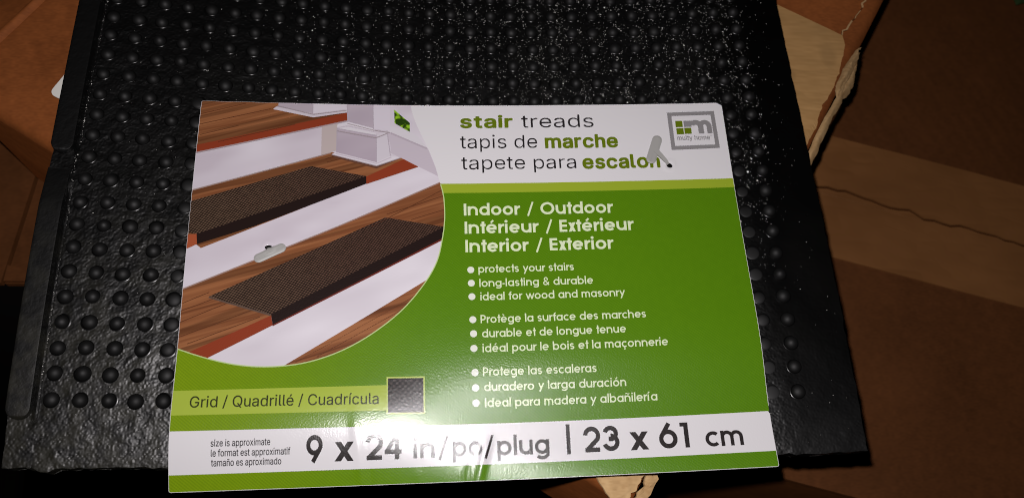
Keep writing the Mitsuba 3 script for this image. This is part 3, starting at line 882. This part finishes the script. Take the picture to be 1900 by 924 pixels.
def geo_glyph(ch, w, xh):
    """one geometric sans letter, capitals 1 high, as (shape, ink width): strokes of width w about centre lines"""
    h = w / 2
    r = xh / 2 - h
    asc, desc = 1.03, -0.27
    st = lambda *ls: unary_union([LineString(l).buffer(h, cap_style=2, join_style=1) for l in ls])
    bowl = Polygon(arc(h + r, xh / 2, r + h, r + h, 0, 360, 48)).difference(Polygon(arc(h + r, xh / 2, r - h, r - h, 0, 360, 48)))
    D = 2 * r
    accent = None
    base = ch
    for a, b, kind in (("é", "e", "acute"), ("è", "e", "grave"), ("ó", "o", "acute"), ("í", "ı", "acute"), ("ñ", "n", "tilde"), ("ç", "c", "cedil")):
        if ch == a:
            base, accent = b, kind
    c = base
    if c in "adgbpqo":
        g_ = bowl
        if c == "a":
            g_ = unary_union([bowl, st([(h + D, 0), (h + D, xh)])])
        if c == "d":
            g_ = unary_union([bowl, st([(h + D, 0), (h + D, asc)])])
        if c == "b":
            g_ = unary_union([bowl, st([(h, 0), (h, asc)])])
        if c == "p":
            g_ = unary_union([bowl, st([(h, desc), (h, xh)])])
        if c == "q":
            g_ = unary_union([bowl, st([(h + D, desc), (h + D, xh)])])
        if c == "g":
            g_ = unary_union([bowl, st([(h + D, xh), (h + D, 0.0)] + arc(h + r, 0.02, r, 0.27 - h + 0.02, 0, -150))])
    elif c == "e":
        ring = st(arc(h + r, xh / 2, r, r, 8, 318, 44))
        g_ = unary_union([ring, st([(h * 1.2, xh / 2), (2 * h + D - h * 0.35, xh / 2)])])
    elif c == "c":
        g_ = st(arc(h + r, xh / 2, r, r, 48, 312, 44))
    elif c == "f":
        g_ = unary_union([st([(h + 0.11, 0), (h + 0.11, asc - 0.20)] + arc(h + 0.11 + 0.17, asc - 0.22, 0.17, 0.22 - h, 180, 88)), st([(0, xh - h * 0.9), (0.40, xh - h * 0.9)])])
    elif c == "t":
        g_ = unary_union([st([(h + 0.10, 0), (h + 0.10, asc - 0.04)]), st([(0, xh - h * 0.9), (0.20 + w, xh - h * 0.9)])])
    elif c == "l":
        g_ = st([(h, 0), (h, asc)])
    elif c in "iı":
        g_ = st([(h, 0), (h, xh)])
        if c == "i":
            g_ = unary_union([g_, Point(h, xh + 0.20).buffer(h * 1.2)])
    elif c in "nh":
        rr = xh * 0.36
        g_ = unary_union([st([(h, 0), (h, asc if c == "h" else xh)]), st([(h, xh - h - rr)] + arc(h + rr, xh - h - rr, rr, rr, 180, 0) + [(h + 2 * rr, 0)])])
    elif c == "m":
        rr = xh * 0.30
        a1_ = [(h, xh - h - rr)] + arc(h + rr, xh - h - rr, rr, rr, 180, 0) + [(h + 2 * rr, 0)]
        g_ = unary_union([st([(h, 0), (h, xh)]), st(a1_), st([(x + 2 * rr, y) for x, y in a1_])])
    elif c == "u":
        rr = xh * 0.36
        g_ = unary_union([st([(h + 2 * rr, 0), (h + 2 * rr, xh)]), st([(h, xh), (h, h + rr)] + arc(h + rr, h + rr, rr, rr, 180, 360))])
    elif c == "r":
        rr = xh * 0.42
        g_ = unary_union([st([(h, 0), (h, xh)]), st([(h, xh - h - rr)] + arc(h + rr, xh - h - rr, rr, rr, 180, 88))])
    elif c == "s":
        rs = (xh - w) / 4
        rx = rs * 1.25
        g_ = st(arc(h + rx, xh - h - rs, rx, rs, 25, 270) + arc(h + rx, h + rs, rx, rs, 90, -155))
    elif c in "vwxyz":
        if c == "x":
            W_ = xh * 0.86
            g_ = unary_union([LineString([(h, -0.2), (W_ - h, xh + 0.2)]).buffer(h * 1.05, cap_style=2), LineString([(h, xh + 0.2), (W_ - h, -0.2)]).buffer(h * 1.05, cap_style=2)]).intersection(sbox(-1, 0, 3, xh))
        if c == "y":
            W_ = xh * 0.9
            g_ = unary_union([LineString([(W_ - h * 0.7, xh), (W_ * 0.20, desc)]).buffer(h, cap_style=2), LineString([(h * 0.7, xh), (W_ / 2, h * 0.6)]).buffer(h, cap_style=2)])
        if c == "w":
            W_ = xh * 1.42
            q = [(h * 0.7, xh), (W_ * 0.29, 0), (W_ / 2, xh), (W_ * 0.71, 0), (W_ - h * 0.7, xh)]
            g_ = LineString(q).buffer(h * 0.9, cap_style=2, join_style=2).intersection(sbox(-1, 0, 4, xh))
    elif c == "I":
        g_ = st([(h, 0), (h, 1)])
    elif c == "E":
        g_ = unary_union([st([(h, 0), (h, 1)])] + [st([(0, y), (0.56, y)]) for y in (h, 0.51, 1 - h)])
    elif c == "P":
        rr = 0.27
        g_ = unary_union([st([(h, 0), (h, 1)]), st([(h, 1 - h), (0.28, 1 - h)] + arc(0.28, 1 - h - rr + 0.01, rr, rr - 0.01, 90, -90) + [(h, 1 - h - 2 * rr + 0.02)])])
    elif c == "O":
        g_ = Polygon(arc(0.52, 0.5, 0.52, 0.52, 0, 360, 60)).difference(Polygon(arc(0.52, 0.5, 0.52 - w, 0.52 - w, 0, 360, 60)))
    elif c == "/":
        g_ = LineString([(0, -0.12), (0.40, 1.06)]).buffer(h * 0.72, cap_style=2)
    elif c == "|":
        g_ = LineString([(0, -0.06), (0, 1.14)]).buffer(h * 0.75, cap_style=2)
    elif c == "-":
        g_ = st([(0, xh * 0.46), (0.27, xh * 0.46)])
    elif c == "&":
        k = h * 0.85
        q = arc(0.33, 0.76, 0.18, 0.20, -40, 200, 20) + [(0.66, k * 0.4)]
        q2 = [(0.40, 0.60)] + [(0.22, 0.50)] + arc(0.29, 0.27, 0.25, 0.27 - k, 120, 300, 18) + [(0.55, 0.20), (0.66, 0.42)]
        g_ = unary_union([LineString(q).buffer(k, cap_style=2), LineString(q2).buffer(k, cap_style=2)])
    elif c == "2":
        rr = 0.29 - h * 0.2
        g_ = st(arc(0.30, 1 - h - rr, rr, rr, 175, -32) + [(h * 0.9, h * 0.9), (0.62, h * 0.9)]).intersection(sbox(-1, 0, 2, 2))
        g_ = unary_union([g_, sbox(0.0, 0, 0.62, w * 0.92)])
    elif c == "3":
        ru, rl = 0.215, 0.27
        g_ = unary_union([st(arc(0.30, 1 - h - ru, ru + 0.02, ru, 165, -90)), st(arc(0.30, h + rl - 0.01, rl, rl - 0.02, 90, -165)), st([(0.22, 1 - h - 2 * ru), (0.32, 1 - h - 2 * ru)])])
    elif c == "4":
        k = h * 0.9
        g_ = unary_union([st([(0.50, 0), (0.50, 1)]), LineString([(0.50, 0.95), (0.08, 0.30)]).buffer(k, cap_style=2), sbox(0.0, 0.20, 0.68, 0.20 + w * 0.92)])
    elif c == "9":
        rr = 0.31 - h * 0.25
        cy = 1 - h - rr
        g_ = unary_union([Polygon(arc(0.33, cy, rr + h, rr + h, 0, 360, 48)).difference(Polygon(arc(0.33, cy, rr - h, rr - h, 0, 360, 48))), LineString([(0.33 + rr * 0.88, cy - rr * 0.48), (0.26, 0.0)]).buffer(h * 0.98, cap_style=2)])
    elif c == "6":
        g_ = affinity.rotate(geo_glyph("9", w, xh)[0], 180, origin=(0.33, 0.5))
    elif c == "1":
        g_ = unary_union([st([(0.26, 0), (0.26, 1)]), sbox(0.02, 1 - w * 0.85, 0.30, 1)])
    else:
        raise ValueError(ch)
    if accent:
        b = g_.bounds
        m_ = (b[0] + b[2]) / 2
        if accent == "acute":
            g_ = unary_union([g_, LineString([(m_ - 0.05, xh + 0.10), (m_ + 0.14, xh + 0.30)]).buffer(h * 0.75, cap_style=2)])
        if accent == "grave":
            g_ = unary_union([g_, LineString([(m_ + 0.05, xh + 0.10), (m_ - 0.14, xh + 0.30)]).buffer(h * 0.75, cap_style=2)])
        if accent == "tilde":
            g_ = unary_union([g_, LineString([(m_ - 0.2 + 0.4 * t, xh + 0.19 + 0.045 * math.sin(t * 2 * math.pi)) for t in np.linspace(0, 1, 14)]).buffer(h * 0.6)])
        if accent == "cedil":
            g_ = unary_union([g_, LineString([(m_ + 0.02, 0.02), (m_ + 0.0, -0.09)] + arc(m_, -0.17, 0.08, 0.08, 80, -120, 10)).buffer(h * 0.55)])
    b = g_.bounds
    return affinity.translate(g_, -b[0], 0), b[2] - b[0]


def geometric(text, w=0.18, xh=0.74, gap=0.085, space=0.30):
    x, out = 0.0, []
    for ch in text:
        if ch == " ":
            x += space - gap
            continue
        g_, wd = geo_glyph(ch, w, xh)
        out.append(affinity.translate(g_, x, 0))
        tight = 0.35 if ch in "rftyvwx/" else 1.0
        x += wd + gap * tight
    return unary_union(out)


def letter(shape, u0, u1, base, sy, color, lab=None, level=4):
    key = num(L + "__lettering")
    printed(key, fit(shape, u0, u1, base, sy), level, color, edge=1.6)
    if lab:
        tag(key, lab)


capk = 0.72 / 0.76
letter(heavy("stair", 0.02, 0.10), 78.93, 95.6, 106.6, 4.05, OLIVE, "olive bold headline word")
letter(grotesque("treads").buffer(-0.010), 98.28, 121.3, 106.45, 4.55, BLACK)
letter(grotesque("tapis de").buffer(-0.010), 78.83, 103.0, 99.3, 4.55, BLACK)
letter(heavy("marche", 0.02, 0.09), 105.4, 128.58, 99.3, 4.35, OLIVE)
letter(grotesque("tapete para").buffer(-0.010), 79.06, 114.77, 92.1, 4.45, BLACK)
letter(heavy("escalon", 0.02, 0.09), 116.75, 141.2, 92.0, 4.35, OLIVE)
MINT = (0.64, 0.72, 0.48)
letter(geometric("Indoor / Outdoor", 0.19, 0.77, 0.105, 0.56), 79.53, 125.08, 76.75, 3.9, MINT, "pale bold line on the green panel")
letter(geometric("Intérieur / Extérieur", 0.19, 0.77, 0.105, 0.56), 79.65, 130.87, 70.9, 3.9, MINT)
letter(geometric("Interior / Exterior", 0.19, 0.77, 0.105, 0.56), 79.74, 124.18, 65.0, 3.9, MINT)
BL = [("protects your stairs", 83.41, 111.68, 58.55, 59.5, 81.18), ("long-lasting & durable", 83.57, 117.06, 54.2, 55.42, 81.25), ("ideal for wood and masonry", 83.73, 126.15, 50.1, 51.32, 81.31),
      ("Protège la surface des marches", 83.65, 131.57, 43.35, 44.44, 81.42), ("durable et de longue tenue", 83.96, 125.37, 39.15, 40.32, 81.53), ("idéal pour le bois et la maçonnerie", 83.95, 137.08, 34.9, 36.09, 81.53),
      ("Protege las escaleras", 83.92, 116.18, 28.25, 29.28, 81.69), ("duradero y larga duración", 84.19, 124.35, 24.05, 25.04, 81.75), ("Ideal para madera y albañilería", 84.33, 132.87, 19.7, 20.87, 81.81)]
for text, u0, u1, b0, dy, dx in BL:
    letter(geometric(text, 0.155, 0.73, 0.115, 0.50), u0, u1, b0, 2.42, MINT)
    printed(num(L + "__bullet_point"), Point(dx, dy).buffer(1.02), 4, (0.68, 0.70, 0.62))
letter(grotesque("Grid / Quadrillé / Cuadrícula").buffer(0.006), 4.75, 54.87, 21.3, 2.95, (0.03, 0.035, 0.012))
letter(grotesque("size is approximate").buffer(0.012), 10.78, 26.21, 11.15, 1.72, BLACK)
letter(grotesque("le format est approximatif").buffer(0.012), 10.87, 31.5, 8.65, 1.72, BLACK)
letter(grotesque("tamaño es aproximado").buffer(0.012), 10.94, 29.15, 6.22, 1.72, BLACK)
DK = (0.022, 0.018, 0.018)
letter(geometric("9", 0.185, 0.72), 35.69, 40.01, 6.45, 6.95, DK, "large black numerals")
letter(geometric("x", 0.135, 0.72), 43.21, 48.33, 6.45, 6.9, DK)
letter(geometric("24", 0.18, 0.72, 0.07), 51.37, 61.14, 6.5, 6.95, DK)
letter(geometric("in", 0.17, 0.74, 0.13), 64.3, 70.2, 6.55, 5.4, DK)
letter(geometric("/", 0.17, 0.74), 71.2, 73.9, 6.55, 5.3, DK)
letter(geometric("po", 0.17, 0.74, 0.10), 75.08, 83.28, 6.6, 5.4, DK)
letter(geometric("/", 0.17, 0.74), 83.75, 86.5, 6.5, 5.3, DK)
letter(geometric("plug", 0.17, 0.74, 0.11), 87.38, 101.85, 6.5, 5.35, DK)
letter(geometric("|", 0.20, 0.74), 106.7, 107.75, 6.5, 6.8, DK)
letter(geometric("23", 0.18, 0.72, 0.09), 111.4, 121.37, 6.4, 6.95, DK)
letter(geometric("x", 0.135, 0.72), 124.3, 129.4, 6.4, 6.85, DK)
letter(geometric("61", 0.18, 0.72, 0.14), 132.36, 140.56, 6.4, 6.85, DK)
letter(geometric("cm", 0.165, 0.74, 0.12), 145.03, 155.25, 6.3, 5.6, DK)

# the maker's emblem: grey frame, four squares and an m
G = L + "__emblem"
tag(G, "square grey emblem with four small squares and a letter m")
printed(G + "__frame", Polygon([(145.35, 111.15), (160.65, 111.4), (160.8, 98.1), (145.4, 97.75)], [[(146.65, 109.95), (159.4, 110.1), (159.5, 99.3), (146.65, 99.1)]]), 4, GREY)
for q, c_ in (((147.65, 105.85, 149.92, 108.05), OLIVE), ((150.32, 105.88, 152.7, 108.05), GREY), ((147.72, 103.28, 150.0, 105.4), OLIVE), ((150.28, 103.38, 152.5, 105.48), OLIVE)):
    printed(num(G + "__square"), sbox(*q), 4, c_)
wm = 0.86
mm_ = unary_union([LineString(arc(154.45 - 0.3, 105.9, 1.5, 1.5, 150, 0) + [(155.65, 103.4)]).buffer(wm, cap_style=2), LineString(arc(157.0, 105.9, 1.38, 1.5, 165, 0) + [(158.38, 103.4)]).buffer(wm * 0.92, cap_style=2), sbox(152.6, 106.4, 153.3, 108.05)])
printed(G + "__letter", mm_.intersection(sbox(152.6, 103.4, 160, 110)), 4, GREY)
printed(G + "__lettering", unary_union([fit(grotesque("multy home").buffer(0.012), 147.64, 158.1, 101.15, 1.62), fit(grotesque("TM"), 158.2, 158.9, 102.4, 0.35)]), 4, GREY, edge=1.6)

# ------------------------------------------------------------------ plastic tag fasteners through the card
def fastener(key, c, length, width, ang, hole, lab, lift=0.0006):
    a = math.radians(ang)
    paddle = affinity.rotate(LineString([(-(length - width) / 2, 0), ((length - width) / 2, 0)]).buffer(width / 2, quad_segs=10), ang, origin=(0, 0))
    paddle = affinity.translate(paddle, *c)

    def lay(poly, z0, th, edge=0.5):
        m = trimesh.creation.extrude_polygon(poly.segmentize(edge), th, engine="earcut")
        v, f = refine(m.vertices, m.faces, edge)
        d = shapely.distance(poly.exterior, shapely.points(v[:, :2]))
        along = ((v[:, 0] - c[0]) * math.cos(a) + (v[:, 1] - c[1]) * math.sin(a)) / (length / 2)
        zz = v[:, 2] * (0.55 + 0.45 * np.clip(d / 0.5, 0, 1)) + z0 + 0.18 * along**2 * (z0 > 0.4)
        P_, n_ = card_xyz(v[:, :2] * MM, zz * MM)
        m2 = trimesh.Trimesh(P_, f, process=False)
        m2.merge_vertices()
        return m2
    add(key + "__paddle", lay(paddle, lift / MM - 0.2, 0.38), "clear_plastic", smooth=40)
    rib = affinity.translate(affinity.rotate(LineString([(-length * 0.42, 0), (length * 0.42, 0)]).buffer(0.16), ang, origin=(0, 0)), *c)
    add(key + "__rib", lay(rib, lift / MM + 0.14, 0.12, 0.4), "clear_plastic", smooth=40)
    d = np.array(hole) - np.array(c)
    dn_ = np.linalg.norm(d)
    nrm = np.array([-d[1], d[0]]) / dn_
    p0, p1 = np.array(c) + d * 0.10, np.array(hole) - d / dn_ * 0.1
    neck = Polygon([tuple(p0 + nrm * 0.85), tuple(p1 + nrm * 0.42), tuple(p1 - nrm * 0.42), tuple(p0 - nrm * 0.85)])
    def lay_neck():
        m = trimesh.creation.extrude_polygon(neck.segmentize(0.4), 0.5, engine="earcut")
        v, f = refine(m.vertices, m.faces, 0.4)
        t = ((v[:, 0] - c[0]) * d[0] + (v[:, 1] - c[1]) * d[1]) / dn_**2
        zz = v[:, 2] + (lift / MM) * 0.9 - 1.9 * np.clip(t - 0.55, 0, 1) ** 1.5
        P_, _ = card_xyz(v[:, :2] * MM, zz * MM)
        m2 = trimesh.Trimesh(P_, f, process=False)
        m2.merge_vertices()
        return m2
    add(key + "__neck", lay_neck(), "clear_plastic", smooth=40)
    tag(key, lab, "plastic fastener")


fastener("tag_fastener", (139.75, 97.9), 10.2, 3.1, 69, (143.75, 92.8), "grey plastic tag fastener crossing the last letters of the olive word beside the emblem")
fastener("tag_fastener_001", (23.3, 65.0), 9.6, 2.7, 27, (22.75, 66.7), "clear plastic tag fastener lying flat on the printed stair picture")

# ------------------------------------------------------------------ the bumps of the tread (those the card leaves in view are parts of their own)
def under_card(x, y, margin):
    dx, dy = x - CX0, y - CY0
    u, v = dx * cc + dy * cs, -dx * cs + dy * cc
    return margin < u < CW - margin and margin < v < CH - margin


r2 = np.random.default_rng(12)
rest = []
parts = 0
for row in range(0, 82):
    for col in range(30):
        x, y = col * PITCH, row * PITCH
        if under_card(x, y, 0.0045):
            continue
        M = bump_frame(x, y, r2)
        if under_card(x, y, -0.0035):            # pressed flatter where the card rests on it
            ring = np.array([(x + a * math.cos(t), y + a * math.sin(t)) for a in (0, 0.0012, 0.0024) for t in np.arange(8) * math.pi / 4])
            dx, dy = ring[:, 0] - CX0, ring[:, 1] - CY0
            room = card_z(dx * cc + dy * cs, -dx * cs + dy * cc) - pad_z(ring[:, 0], ring[:, 1])
            M[:3, 2] *= np.clip((room.min() - 0.0006) / 0.00185, 0.12, 1)
        if row <= 21 and parts < 300:
            key = num("stair_tread__bump")
            scene[key] = {**BUMPS[0], "to_world": T(M)}
            parts += 1
        else:
            rest.append((bm.vertices @ M[:3, :3].T + M[:3, 3], bm.faces))
vs, fs, k = [], [], 0
for v, f in rest:
    vs.append(v)
    fs.append(f + k)
    k += len(v)
add("stair_tread__bump_field", (np.vstack(vs), np.vstack(fs)), "rubber_bump", smooth=True, uv=np.tile(bump_uv(bm), (len(rest), 1)))
tag("stair_tread__bump_field", kind="stuff")
print("bumps as parts", parts, "rest", len(rest))

# ------------------------------------------------------------------ pale dust and grit caught between the bumps
def dust():
    r = np.random.default_rng(77)
    vs, fs, k = [], [], 0
    oct_f = np.array([[0, 2, 4], [2, 1, 4], [1, 3, 4], [3, 0, 4], [2, 0, 5], [1, 2, 5], [3, 1, 5], [0, 3, 5]])
    oct_v = np.array([[1, 0, 0], [-1, 0, 0], [0, 1, 0], [0, -1, 0], [0, 0, 1], [0, 0, -1.0]])

    def put(x, y, s):
        nonlocal k
        if under_card(x, y, 0.0015) or not (XL + 0.001 < x < XR - 0.001):
            return
        z = float(pad_z(x, y))
        col, row = round(x / PITCH), round(y / PITCH)
        d = math.hypot(x - col * PITCH, y - row * PITCH)
        if 0 <= col < 30 and row >= 0 and d < 0.0023:
            return
        q = oct_v * s * r.uniform(0.5, 1.0, (6, 3)) * [1, 1, 0.6]
        a = r.uniform(0, 6.28)
        ca, sa = math.cos(a), math.sin(a)
        q = q @ np.array([[ca, -sa, 0], [sa, ca, 0], [0, 0, 1]]) + [x, y, z + 0.3 * s]
        vs.append(q)
        fs.append(oct_f + k)
        k += 6
    size = lambda: 0.000080 * math.exp(r.normal(0.12, 0.48))
    n = 0
    while n < 12000:
        x, y = r.uniform(0.005, 0.214), r.uniform(0.03, 0.165)
        w_ = np.clip((x - 0.03) / 0.11, 0.03, 1) * (1 if x < 0.204 else 0.12)
        w_ *= np.clip((y - 0.02) / 0.055, 0.15, 1)
        cl = float(meshkit.noise(np.array([x * 420, y * 420, 0.0])))
        if r.random() < w_ * (0.40 + 0.60 * (cl > 0.55)):
            n += 1
            put(x, y, size())
    for col in range(6, 30):                      # little drifts on the far right side of each bump
        for row in range(8, 22):
            x0, y0 = col * PITCH, row * PITCH
            if r.random() < np.clip((x0 - 0.02) / 0.10, 0.05, 1) * 0.9:
                a0 = r.normal(0.35, 0.45)
                for _ in range(int(r.integers(1, 11) * np.clip(x0 / 0.12, 0.3, 1))):
                    a, d = a0 + r.normal(0, 0.35), 0.00235 + abs(r.normal(0, 0.0006))
                    put(x0 + d * math.cos(a), y0 + d * math.sin(a), size() * 1.15)
    for _ in range(260):                          # along the groove of the edge strips
        put(-0.0033 + r.normal(0, 0.0003), r.uniform(0.0, 0.14), size() * 0.9)
    for _ in range(500):
        put(r.uniform(-0.009, 0.217), r.uniform(-0.015, 0.12), size() * 0.75)
    return np.vstack(vs), np.vstack(fs)


add("dust", dust(), "dust_white")
tag("dust", "pale dust and grit scattered between the bumps of the black mat", "dust", kind="stuff")
